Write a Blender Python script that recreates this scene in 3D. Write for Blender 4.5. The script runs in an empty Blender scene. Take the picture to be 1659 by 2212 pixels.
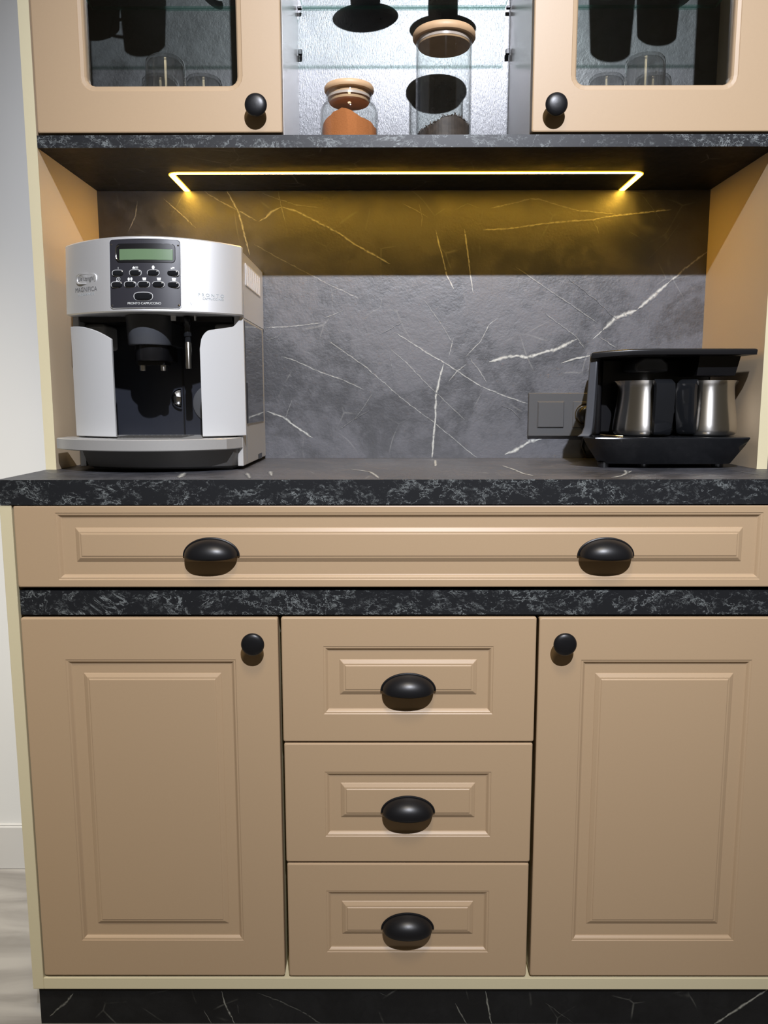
import bpy, bmesh, math, random
from mathutils import Vector, Matrix
random.seed(7)
C = bpy.context.scene.collection
SC = bpy.context.scene
pi = math.pi

# ---------------------------------------------------------------- camera
# metres; x right, y into the cabinet, z up; z=0 is the worktop surface, y=0 the lower door fronts
F_PX = 1708.09
yaw, pitch, roll = -0.0029, 0.1411, 0.0013
def cam_axes():
    c, s = math.cos(yaw), math.sin(yaw)
    right0 = Vector((c, -s, 0)); fwd0 = Vector((s, c, 0)); z = Vector((0, 0, 1))
    c, s = math.cos(pitch), math.sin(pitch)
    fwd = fwd0 * c - z * s; up = fwd0 * s + z * c
    c, s = math.cos(roll), math.sin(roll)
    return right0 * c - up * s, right0 * s + up * c, fwd
r_, u_, f_ = cam_axes()
cam = bpy.data.cameras.new('camera'); cam.sensor_fit = 'HORIZONTAL'; cam.sensor_width = 36
cam.lens = 36 * F_PX / 1659; cam.clip_start = 0.02
co = bpy.data.objects.new('camera', cam); C.objects.link(co)
co.matrix_world = Matrix(((r_.x, u_.x, -f_.x, -0.0340), (r_.y, u_.y, -f_.y, -1.1811), (r_.z, u_.z, -f_.z, 0.1186), (0, 0, 0, 1)))
SC.camera = co

# ---------------------------------------------------------------- world, lights, exposure
w = bpy.data.worlds.new('world'); SC.world = w; w.use_nodes = True
bg = w.node_tree.nodes['Background']; bg.inputs[0].default_value = (1.0, 0.86, 0.66, 1); bg.inputs[1].default_value = 0.07
SC.view_settings.view_transform = 'Standard'; SC.view_settings.look = 'None'
SC.view_settings.gamma = 1; SC.view_settings.use_curve_mapping = False
SC.view_settings.exposure = 0.0
SC.cycles.transparent_max_bounces = 40
def spot(name, loc, target, energy, col, deg, blend, rad):
    l = bpy.data.lights.new(name, 'SPOT'); l.energy = energy; l.color = col
    l.spot_size = math.radians(deg); l.spot_blend = blend; l.shadow_soft_size = rad
    o = bpy.data.objects.new(name, l); C.objects.link(o); o.location = loc
    o.rotation_euler = (Vector(target) - Vector(loc)).to_track_quat('-Z', 'Y').to_euler()
    return o
# the showroom's ceiling spot aimed at the cabinet, then two added fill lamps
spot('ceiling_spot_light', (0.215, -2.03, 1.87), (0.19, 0.2, 0.30), 475, (0.93, 0.965, 1.08), 58, 1.0, 0.022)
spot('fill_spot', (0.0, -1.3, 1.87), (0.0, -0.50, -0.9), 78, (1.0, 0.82, 0.54), 90, 1.0, 0.22)  # unseen, added to raise the warm ambient light on the lower fronts
spot('fill_spot', (-1.75, -0.95, 1.87), (-1.30, 0.45, -0.60), 320, (1.0, 0.95, 0.87), 46, 1.0, 0.08)  # unseen, added to brighten the wall on the left

# ---------------------------------------------------------------- materials
def L(r, g, b):
    f = lambda c: (c / 255 / 12.92) if c / 255 <= .04045 else ((c / 255 + .055) / 1.055) ** 2.4
    return (f(r), f(g), f(b), 1)
def mat(name, col, rough=.5, metal=0, spec=.5, noise=0, bump=0, scale=60, emit=None, es=0, coat=0):
    m = bpy.data.materials.new(name); m.use_nodes = True; nt = m.node_tree; b = nt.nodes['Principled BSDF']
    b.inputs['Base Color'].default_value = col; b.inputs['Roughness'].default_value = rough
    b.inputs['Metallic'].default_value = metal; b.inputs['Specular IOR Level'].default_value = spec
    b.inputs['Coat Weight'].default_value = coat; b.inputs['Coat Roughness'].default_value = .05
    if emit: b.inputs['Emission Color'].default_value = emit; b.inputs['Emission Strength'].default_value = es
    if noise or bump:
        tc = nt.nodes.new('ShaderNodeTexCoord'); n = nt.nodes.new('ShaderNodeTexNoise')
        n.inputs['Scale'].default_value = scale; n.inputs['Detail'].default_value = 3
        nt.links.new(tc.outputs['Object'], n.inputs['Vector'])
        if noise:
            mx = nt.nodes.new('ShaderNodeMix'); mx.data_type = 'RGBA'
            mx.inputs[6].default_value = tuple(c * (1 - noise) for c in col[:3]) + (1,)
            mx.inputs[7].default_value = tuple(min(1, c * (1 + noise)) for c in col[:3]) + (1,)
            nt.links.new(n.outputs['Fac'], mx.inputs[0]); nt.links.new(mx.outputs[2], b.inputs['Base Color'])
        if bump:
            bp = nt.nodes.new('ShaderNodeBump'); bp.inputs['Strength'].default_value = bump; bp.inputs['Distance'].default_value = .001
            nt.links.new(n.outputs['Fac'], bp.inputs['Height']); nt.links.new(bp.outputs[0], b.inputs['Normal'])
    return m
class NG:
    def __init__(s, m): s.nt = m.node_tree; s.b = s.nt.nodes['Principled BSDF']
    def n(s, t, **k):
        o = s.nt.nodes.new(t)
        for a, v in k.items():
            if a in ('data_type', 'blend_type', 'operation', 'feature', 'distance', 'attribute_name', 'wave_type', 'bands_direction'): setattr(o, a, v)
            else: o.inputs[a.replace('_', ' ')].default_value = v
        return o
    def l(s, a, b): s.nt.links.new(a, b)
    def mth(s, op, a, b=None, c=None):
        o = s.nt.nodes.new('ShaderNodeMath'); o.operation = op
        for i, v in enumerate((a, b, c)):
            if v is None: continue
            if isinstance(v, (int, float)): o.inputs[i].default_value = v
            else: s.l(v, o.inputs[i])
        return o.outputs[0]
    def mix(s, f, a, b):
        o = s.nt.nodes.new('ShaderNodeMix'); o.data_type = 'RGBA'
        for i, v in ((0, f), (6, a), (7, b)):
            if isinstance(v, (int, float, tuple)): o.inputs[i].default_value = v
            else: s.l(v, o.inputs[i])
        return o.outputs[2]
    def ramp(s, f, p0, p1):
        o = s.nt.nodes.new('ShaderNodeMapRange'); s.l(f, o.inputs[0]); o.inputs[1].default_value = p0; o.inputs[2].default_value = p1
        o.interpolation_type = 'SMOOTHSTEP'; return o.outputs[0]
def marble(name, dark, light, vein, rough, fine=.13, spec=.5, fscale=9, streak=False):
    m = bpy.data.materials.new(name); m.use_nodes = True; g = NG(m)
    tc = g.n('ShaderNodeTexCoord').outputs['Object']
    a = g.n('ShaderNodeTexNoise', Scale=7.0, Detail=8.0, Roughness=.62, Distortion=.8); g.l(tc, a.inputs['Vector'])
    b = g.n('ShaderNodeTexNoise', Scale=45.0, Detail=6.0, Roughness=.7); g.l(tc, b.inputs['Vector'])
    f = g.ramp(g.mth('ADD', g.mth('MULTIPLY', a.outputs['Fac'], .65), g.mth('MULTIPLY', b.outputs['Fac'], .35)), .40, .62)
    base = g.mix(f, dark, light)
    # faint darker cloud outlines
    c = g.n('ShaderNodeTexNoise', Scale=6.0, Detail=3.0, Distortion=1.5); g.l(tc, c.inputs['Vector'])
    ridge = g.mth('ABSOLUTE', g.mth('SUBTRACT', c.outputs['Fac'], .5))
    base = g.mix(g.mth('MULTIPLY', g.mth('SUBTRACT', 1.0, g.ramp(ridge, 0, .012)), .5), base, dark)
    # hair-fine pale scratches
    d = g.n('ShaderNodeTexNoise', Scale=3.0, Detail=2.0); g.l(tc, d.inputs['Vector'])
    wv = g.nt.nodes.new('ShaderNodeVectorMath'); wv.operation = 'MULTIPLY_ADD'
    g.l(d.outputs['Color'], wv.inputs[0]); wv.inputs[1].default_value = (.12, .12, .12); g.l(tc, wv.inputs[2])
    v = g.n('ShaderNodeTexVoronoi', feature='DISTANCE_TO_EDGE', Scale=float(fscale)); g.l(wv.outputs[0], v.inputs['Vector'])
    e = g.n('ShaderNodeTexNoise', Scale=14.0, Detail=4.0); g.l(tc, e.inputs['Vector'])
    fv = g.mth('MULTIPLY', g.mth('SUBTRACT', 1.0, g.ramp(v.outputs['Distance'], .0, .016)), g.ramp(e.outputs['Fac'], .5, .68))
    base = g.mix(g.mth('MULTIPLY', fv, fine), base, vein)
    at = g.n('ShaderNodeAttribute', attribute_name='vein')
    h = g.n('ShaderNodeTexNoise', Scale=160.0, Detail=3.0); g.l(tc, h.inputs['Vector'])
    vm = g.mth('MULTIPLY', g.ramp(at.outputs['Fac'], .0, 1.05), g.ramp(h.outputs['Fac'], .22, .55))
    base = g.mix(vm, base, vein)
    g.l(base, g.b.inputs['Base Color']); g.b.inputs['Roughness'].default_value = rough; g.b.inputs['Specular IOR Level'].default_value = spec
    bp = g.n('ShaderNodeBump', Strength=.25, Distance=.0006); k = g.n('ShaderNodeTexNoise', Scale=220.0, Detail=2.0)
    if streak:        # brushed grain: short vertical glints
        mp = g.n('ShaderNodeMapping'); mp.inputs['Scale'].default_value = (2.6, 1, .45); g.l(tc, mp.inputs[0]); g.l(mp.outputs[0], k.inputs['Vector'])
        bp.inputs['Strength'].default_value = .42; k.inputs['Scale'].default_value = 420; k.inputs['Detail'].default_value = 3
    else: g.l(tc, k.inputs['Vector'])
    g.l(k.outputs['Fac'], bp.inputs['Height'])
    b2 = g.n('ShaderNodeBump', Strength=.03 if streak else .17, Distance=.004); g.l(b.outputs['Fac'], b2.inputs['Height']); g.l(bp.outputs[0], b2.inputs['Normal']); g.l(b2.outputs[0], g.b.inputs['Normal'])
    g.l(g.mth('ADD', g.mth('MULTIPLY', f, .03 if streak else .16), rough - (.015 if streak else .08)), g.b.inputs['Roughness'])
    return m
def marble_edge(name, dark, vein, rough=.4):
    m = bpy.data.materials.new(name); m.use_nodes = True; g = NG(m)
    tc = g.n('ShaderNodeTexCoord').outputs['Object']
    tot = None
    # jagged hairline ridges at three sizes, each broken up by its own mask, plus a few broader smudges
    for sc, det, wd, ms, lo, hi, k, sh in ((11, 9, .016, 17, .47, .60, 1.0, 0), (24, 8, .022, 30, .50, .64, .75, 3), (46, 6, .035, 24, .52, .66, .5, 7), (7, 7, .006, 9, .44, .54, 1.0, 11)):
        mp = g.n('ShaderNodeMapping'); g.l(tc, mp.inputs[0]); mp.inputs['Location'].default_value = (sh, sh * .7, 0); mp.inputs['Rotation'].default_value = (0, .6, 0); mp.inputs['Scale'].default_value = (1, 1, 1.5)
        v = g.n('ShaderNodeTexNoise', Scale=float(sc), Detail=float(det), Roughness=.72, Distortion=.4); g.l(mp.outputs[0], v.inputs['Vector'])
        e = g.n('ShaderNodeTexNoise', Scale=float(ms), Detail=6.0, Roughness=.75); g.l(mp.outputs[0], e.inputs['Vector'])
        r = g.mth('ABSOLUTE', g.mth('SUBTRACT', v.outputs['Fac'], .5))
        f = g.mth('MULTIPLY', g.mth('MULTIPLY', g.mth('SUBTRACT', 1.0, g.ramp(r, 0, wd)), g.ramp(e.outputs['Fac'], lo, hi)), k)
        tot = f if tot is None else g.mth('MAXIMUM', tot, f)
    g.l(g.mix(tot, dark, vein), g.b.inputs['Base Color']); g.b.inputs['Roughness'].default_value = rough; g.b.inputs['Specular IOR Level'].default_value = .35
    return m
def thin_glass(name, tint=(1, 1, 1, 1), ior=1.45, k=1.0, rough=.0):
    m = bpy.data.materials.new(name); m.use_nodes = True; nt = m.node_tree; nt.nodes.remove(nt.nodes['Principled BSDF'])
    o = nt.nodes['Material Output']; t = nt.nodes.new('ShaderNodeBsdfTransparent'); t.inputs[0].default_value = tint
    gl = nt.nodes.new('ShaderNodeBsdfGlossy'); gl.inputs['Roughness'].default_value = rough
    lw = nt.nodes.new('ShaderNodeLayerWeight'); lw.inputs['Blend'].default_value = .5      # Schlick: f0 + (1-f0) * facing^5
    f0 = ((ior - 1) / (ior + 1)) ** 2
    pw = nt.nodes.new('ShaderNodeMath'); pw.operation = 'POWER'; pw.inputs[1].default_value = 5; nt.links.new(lw.outputs['Facing'], pw.inputs[0])
    ml = nt.nodes.new('ShaderNodeMath'); ml.operation = 'MULTIPLY_ADD'; ml.inputs[1].default_value = (1 - f0) * k; ml.inputs[2].default_value = f0 * k; nt.links.new(pw.outputs[0], ml.inputs[0])
    mx = nt.nodes.new('ShaderNodeMixShader'); nt.links.new(ml.outputs[0], mx.inputs[0]); nt.links.new(t.outputs[0], mx.inputs[1]); nt.links.new(gl.outputs[0], mx.inputs[2])
    nt.links.new(mx.outputs[0], o.inputs[0]); return m
def edge_glass(name):
    m = bpy.data.materials.new(name); m.use_nodes = True; nt = m.node_tree; nt.nodes.remove(nt.nodes['Principled BSDF'])
    o = nt.nodes['Material Output']; t = nt.nodes.new('ShaderNodeBsdfTransparent'); t.inputs[0].default_value = (.78, .95, .90, 1)
    gl = nt.nodes.new('ShaderNodeBsdfTranslucent'); gl.inputs[0].default_value = (.45, .85, .72, 1)
    mx = nt.nodes.new('ShaderNodeMixShader'); mx.inputs[0].default_value = .5; nt.links.new(t.outputs[0], mx.inputs[1]); nt.links.new(gl.outputs[0], mx.inputs[2])
    nt.links.new(mx.outputs[0], o.inputs[0]); return m

M = {}
M['beige'] = mat('beige_lacquer', (.425, .302, .184, 1), .42, spec=.36, noise=.02, bump=.03, scale=300)
M['cream'] = mat('cream_lacquer', (.62, .555, .365, 1), .45, spec=.4, noise=.015, scale=200)
M['sand'] = mat('sand_lacquer', (.61, .49, .345, 1), .5, spec=.35, noise=.015, scale=200)
M['marble'] = marble('dark_marble_laminate', (.018, .019, .024, 1), (.042, .043, .054, 1), (.55, .56, .51, 1), .48, spec=1.0)
M['marble'].node_tree.nodes['Principled BSDF'].inputs['IOR'].default_value = 1.65
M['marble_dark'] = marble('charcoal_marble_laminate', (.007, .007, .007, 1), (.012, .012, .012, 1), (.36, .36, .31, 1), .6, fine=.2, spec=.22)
M['marble_edge'] = marble_edge('veined_marble_edging', (.012, .013, .015, 1), (.21, .23, .23, 1), .42)
M['back'] = marble('charcoal_back_board', (.030, .030, .033, 1), (.055, .055, .062, 1), (.2, .2, .2, 1), .46, fine=.1, spec=1.0)
M['niche'] = marble('grey_brushed_board', (.040, .041, .047, 1), (.062, .063, .072, 1), (.3, .3, .3, 1), .28, fine=.12, spec=.72, streak=True)
M['black'] = mat('matt_black_metal', (.007, .007, .008, 1), .36, spec=.38, noise=.1, bump=.03, scale=400)
M['blackplastic'] = mat('black_plastic', (.008, .008, .009, 1), .28, spec=.5, noise=.05, scale=200)
M['blackgloss'] = mat('gloss_black_plastic', (.010, .011, .013, 1), .10, spec=.6, noise=.05, scale=100)
M['greyplastic'] = mat('dark_grey_plastic', (.062, .066, .075, 1), .4, noise=.05, scale=200)
M['darkpanel'] = mat('blue_black_plastic', (.018, .020, .027, 1), .32, spec=.6, noise=.1, scale=60)
M['silver'] = mat('silver_plastic', (.93, .94, .95, 1), .42, metal=.75, spec=.5, noise=.02, bump=.02, scale=800)
M['silverlight'] = mat('pale_silver_plastic', (.62, .63, .635, 1), .36, metal=.2, noise=.02, bump=.02, scale=800)
M['silverdark'] = mat('grey_silver_plastic', (.44, .435, .42, 1), .42, metal=.15, noise=.02, scale=300)
M['tray'] = mat('brushed_silver', (.46, .455, .44, 1), .36, metal=.4, noise=.03, scale=300)
M['base'] = mat('anthracite_plastic', (.085, .082, .077, 1), .45, noise=.05, scale=200)
M['chrome'] = mat('chrome', (.75, .75, .75, 1), .08, metal=1, noise=.02, scale=50)
M['steel'] = mat('brushed_steel', (.56, .54, .50, 1), .17, metal=1, noise=.05, bump=.02, scale=500)
M['tank'] = mat('smoked_tank_plastic', (.06, .06, .065, 1), .04, spec=.9, metal=.35, noise=.02, scale=50, coat=.5)
M['panel'] = mat('control_panel_plastic', (.026, .026, .033, 1), .30, spec=.7, noise=.05, scale=80)
M['lcd'] = mat('green_lcd', L(98, 122, 92), .25, noise=.03, scale=40)
M['whitemark'] = mat('white_print', (.72, .74, .72, 1), .5, noise=.02, scale=100)
M['greymark'] = mat('grey_print', (.11, .11, .11, 1), .5, noise=.02, scale=100)
M['bluemark'] = mat('blue_grey_print', (.34, .38, .40, 1), .5, noise=.02, scale=100)
M['wood'] = mat('bamboo', (.62, .40, .22, 1), .5, noise=.12, scale=70)
M['silicone'] = mat('clear_silicone', (.55, .45, .38, 1), .35, noise=.03, scale=60)
M['powder'] = mat('cinnamon_powder', (.42, .15, .05, 1), .95, spec=.1, noise=.15, bump=.6, scale=500)
M['tea'] = mat('dried_tea', (.055, .038, .028, 1), .6, noise=.95, scale=110)
M['glass'] = thin_glass('clear_glass', (.955, .965, .96, 1), 1.5, 1.0, .03)
M['tumbler'] = thin_glass('tumbler_glass', (.985, .985, .985, 1), 1.55, 1.8, .05)
M['pane'] = thin_glass('door_glass', (.94, .95, .94, 1), 1.45, 1.0)
M['shelfglass'] = thin_glass('shelf_glass', (.955, .985, .975, 1), 1.45, .7)
M['glassedge'] = edge_glass('glass_edge')
M['white'] = mat('white_ceramic', (.75, .77, .78, 1), .15, spec=.6, noise=.02, scale=60)
M['led'] = mat('led_diffuser', (1, .8, .3, 1), .4, emit=(1.0, .56, .06, 1), es=48)
M['ledglow'] = mat('led_glow', (1, .7, .2, 1), .4, emit=(1.0, .52, .02, 1), es=1.3)  # weak emission imitates the yellow glow around the strip
M['socket'] = mat('anthracite_socket', (.075, .076, .078, 1), .42, noise=.04, scale=200)
M['gold'] = mat('brass_ring', (.75, .55, .28, 1), .2, metal=1, noise=.03, scale=90)
M['vent'] = mat('white_grille', (.70, .70, .72, 1), .5, noise=.02, scale=90)
M['wall'] = mat('wall_paint', (.60, .60, .575, 1), .8, spec=.2, noise=.03, scale=3)
M['wall_dark'] = mat('dark_wall_paint', (.14, .10, .095, 1), .8, spec=.2, noise=.05, scale=5)
M['skirting'] = mat('skirting_paint', (.52, .51, .48, 1), .6, noise=.03, scale=6)
def aniso(m):      # horizontally brushed turned metal: highlights stretch upwards
    b = m.node_tree.nodes['Principled BSDF']; t = m.node_tree.nodes.new('ShaderNodeTangent'); t.direction_type = 'RADIAL'; t.axis = 'Z'
    b.inputs['Anisotropic'].default_value = .8; b.inputs['Anisotropic Rotation'].default_value = .25; m.node_tree.links.new(t.outputs[0], b.inputs['Tangent'])
M['steel'] = mat('brushed_steel', (.66, .64, .60, 1), .26, metal=1, noise=.05, scale=500); aniso(M['steel'])
def floor_mat():
    m = mat('pale_marble_tile', (.5, .47, .42, 1), .3); g = NG(m)
    tc = g.n('ShaderNodeTexCoord').outputs['Object']
    mp = g.n('ShaderNodeMapping'); g.l(tc, mp.inputs[0]); mp.inputs['Scale'].default_value = (1, 6, 1)
    a = g.n('ShaderNodeTexNoise', Scale=2.2, Detail=6.0, Distortion=.7); g.l(mp.outputs[0], a.inputs['Vector'])
    g.l(g.mix(g.ramp(a.outputs['Fac'], .35, .65), (.21, .195, .175, 1), (.36, .34, .31, 1)), g.b.inputs['Base Color']); return m
M['floor'] = floor_mat()

# ---------------------------------------------------------------- mesh helpers
class MB:
    def __init__(s): s.v = []; s.f = []; s.mi = []; s.vein = {}; s.cur = 0
    def add(s, vs, fs):
        o = len(s.v); s.v += [tuple(p) for p in vs]
        for f in fs: s.f.append(tuple(i + o for i in f)); s.mi.append(s.cur)
        return o
    def box(s, x0, x1, y0, y1, z0, z1):
        s.add([(x, y, z) for z in (z0, z1) for y in (y0, y1) for x in (x0, x1)],
              [(0, 2, 3, 1), (4, 5, 7, 6), (0, 1, 5, 4), (2, 6, 7, 3), (0, 4, 6, 2), (1, 3, 7, 5)]); return s
    def rings(s, rs, cap0=True, cap1=True):
        n = len(rs[0]); o = s.add([p for r in rs for p in r], [])
        for k in range(len(rs) - 1):
            for i in range(n):
                j = (i + 1) % n
                s.f.append((o + k * n + i, o + k * n + j, o + (k + 1) * n + j, o + (k + 1) * n + i)); s.mi.append(s.cur)
        if cap0: s.f.append(tuple(o + i for i in reversed(range(n)))); s.mi.append(s.cur)
        if cap1: s.f.append(tuple(o + (len(rs) - 1) * n + i for i in range(n))); s.mi.append(s.cur)
        return s
    def lathe(s, prof, cx, cy, cz=0, n=48, axis='z', close=False):
        rs = []
        for r, h in prof:
            r = max(r, 1e-5); ring = []
            for i in range(n):
                a = 2 * pi * i / n
                if axis == 'z': ring.append((cx + r * math.cos(a), cy + r * math.sin(a), cz + h))
                else: ring.append((cx + r * math.cos(a), cy - h, cz + r * math.sin(a)))   # axis towards -y
            rs.append(ring)
        if close: rs.append(rs[0]); s.rings(rs, False, False)
        else: s.rings(rs)
        return s
    def tube(s, pts, r, n=12, closed=False):
        P = [Vector(p) for p in pts]; rs = []; prev = None
        for i, p in enumerate(P):
            if closed: t = (P[(i + 1) % len(P)] - P[i - 1]).normalized()
            else: t = (P[min(i + 1, len(P) - 1)] - P[max(i - 1, 0)]).normalized()
            if prev is None: a = t.orthogonal().normalized()
            else: a = (prev - t * prev.dot(t)).normalized()
            prev = a; b = t.cross(a); rr = r[i] if isinstance(r, (list, tuple)) else r
            rs.append([p + (a * math.cos(2 * pi * k / n) + b * math.sin(2 * pi * k / n)) * rr for k in range(n)])
        if closed: rs.append(rs[0])
        return s.rings(rs, not closed, not closed)
    def prism(s, poly, z0, z1, f=None):       # poly in (x,y)
        f = f or (lambda x, y, z: (x, y, z))
        return s.rings([[f(x, y, z0) for x, y in poly], [f(x, y, z1) for x, y in poly]])
    def build(s, name, m, parent=None, smooth=None, bevel=0, bseg=2, solid=0):
        me = bpy.data.meshes.new(name); me.from_pydata(s.v, [], s.f)
        ms = m if isinstance(m, (list, tuple)) else [m]
        for q in ms: me.materials.append(q)
        for p, i in zip(me.polygons, s.mi): p.material_index = i
        bm = bmesh.new(); bm.from_mesh(me)
        if not s.vein: bmesh.ops.remove_doubles(bm, verts=bm.verts, dist=1e-6)
        bmesh.ops.recalc_face_normals(bm, faces=bm.faces) if not s.vein else None
        bm.to_mesh(me); bm.free()
        if s.vein:
            at = me.attributes.new('vein', 'FLOAT', 'POINT')
            for i, v in s.vein.items(): at.data[i].value = v
        o = bpy.data.objects.new(name, me); C.objects.link(o)
        if parent:
            o.parent = parent
            if parent.type == 'EMPTY' or True: o.matrix_parent_inverse = parent.matrix_basis.inverted()
        if bevel:
            b = o.modifiers.new('bevel', 'BEVEL'); b.width = bevel; b.segments = bseg; b.limit_method = 'ANGLE'; b.angle_limit = math.radians(35)
        if solid:
            b = o.modifiers.new('solid', 'SOLIDIFY'); b.thickness = solid; b.offset = 0
        if smooth is not None:
            for p in me.polygons: p.use_smooth = True
            me.set_sharp_from_angle(angle=math.radians(smooth))
        return o
def tag(o, label, cat, group=None, kind=None):
    o['label'] = label; o['category'] = cat
    if group: o['group'] = group
    if kind: o['kind'] = kind
    return o
def thing(name, label, cat, loc=(0, 0, 0), group=None):
    o = bpy.data.objects.new(name, None); C.objects.link(o); o.location = loc; o.empty_display_size = .05
    return tag(o, label, cat, group)
def struct(name, mb, m, **k):
    o = mb.build(name, m, **k); o['kind'] = 'structure'; return o
def rr(x0, x1, z0, z1, y, r=.0004, n=4):     # rounded rectangle ring in the xz plane
    out = []
    for cx, cz, a0 in ((x1 - r, z1 - r, 0), (x0 + r, z1 - r, pi / 2), (x0 + r, z0 + r, pi), (x1 - r, z0 + r, 3 * pi / 2)):
        for k in range(n + 1):
            a = a0 + pi / 2 * k / n; out.append((cx + r * math.cos(a), y, cz + r * math.sin(a)))
    return out
def veins(mb, L, plane, nrm=(0, -1, 0)):
    random.seed(11)
    for idx, (st, wd, pts) in enumerate(L):      # each vein a hair above the last, so crossings stay clean
        lift = Vector(nrm) * (idx * .000012)
        P = [Vector((a, b)) for a, b in pts]; Q = []
        for i in range(len(P) - 1):
            seg = max(2, int((P[i + 1] - P[i]).length / 5)); nn = Vector((-(P[i + 1] - P[i]).y, (P[i + 1] - P[i]).x)).normalized()
            for k in range(seg):
                p = P[i].lerp(P[i + 1], k / seg)
                if k: p = p + nn * random.gauss(0, .35)
                Q.append(p)
        Q.append(P[-1]); vs = []; N = len(Q)
        for i, q in enumerate(Q):
            t = (Q[min(i + 1, N - 1)] - Q[max(i - 1, 0)]).normalized(); nn = Vector((-t.y, t.x))
            e = min(1, min(i, N - 1 - i) / 3 + .15); ww = wd * .75 * e * random.uniform(.6, 1.3)
            for sgn in (-1, 0, 1):
                a = q + nn * ww * sgn
                vs.append(tuple(Vector(plane(a.x / 1000, a.y / 1000)) + lift))
        o = mb.add(vs, [(3 * i + k, 3 * i + 3 + k, 3 * i + 4 + k, 3 * i + 1 + k) for i in range(N - 1) for k in (0, 1)])
        for i in range(N):
            mb.vein[o + 3 * i + 1] = st * random.uniform(.75, 1); mb.vein[o + 3 * i] = 0.0; mb.vein[o + 3 * i + 2] = 0.0
def text_into(mb, txt, size, x, z, mapf, align='CENTER', sx=1.0, depth=.0003):
    cu = bpy.data.curves.new('t', 'FONT'); cu.body = txt; cu.size = size; cu.align_x = align; cu.align_y = 'CENTER'
    o = bpy.data.objects.new('t', cu); C.objects.link(o)
    dg = bpy.context.evaluated_depsgraph_get(); me = bpy.data.meshes.new_from_object(o.evaluated_get(dg))
    vs = [v.co.copy() for v in me.vertices]; fs = [tuple(p.vertices) for p in me.polygons]
    mb.add([mapf(x + v.x * sx, z + v.y) for v in vs], fs)
    bpy.data.objects.remove(o); bpy.data.curves.remove(cu); bpy.data.meshes.remove(me)

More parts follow.
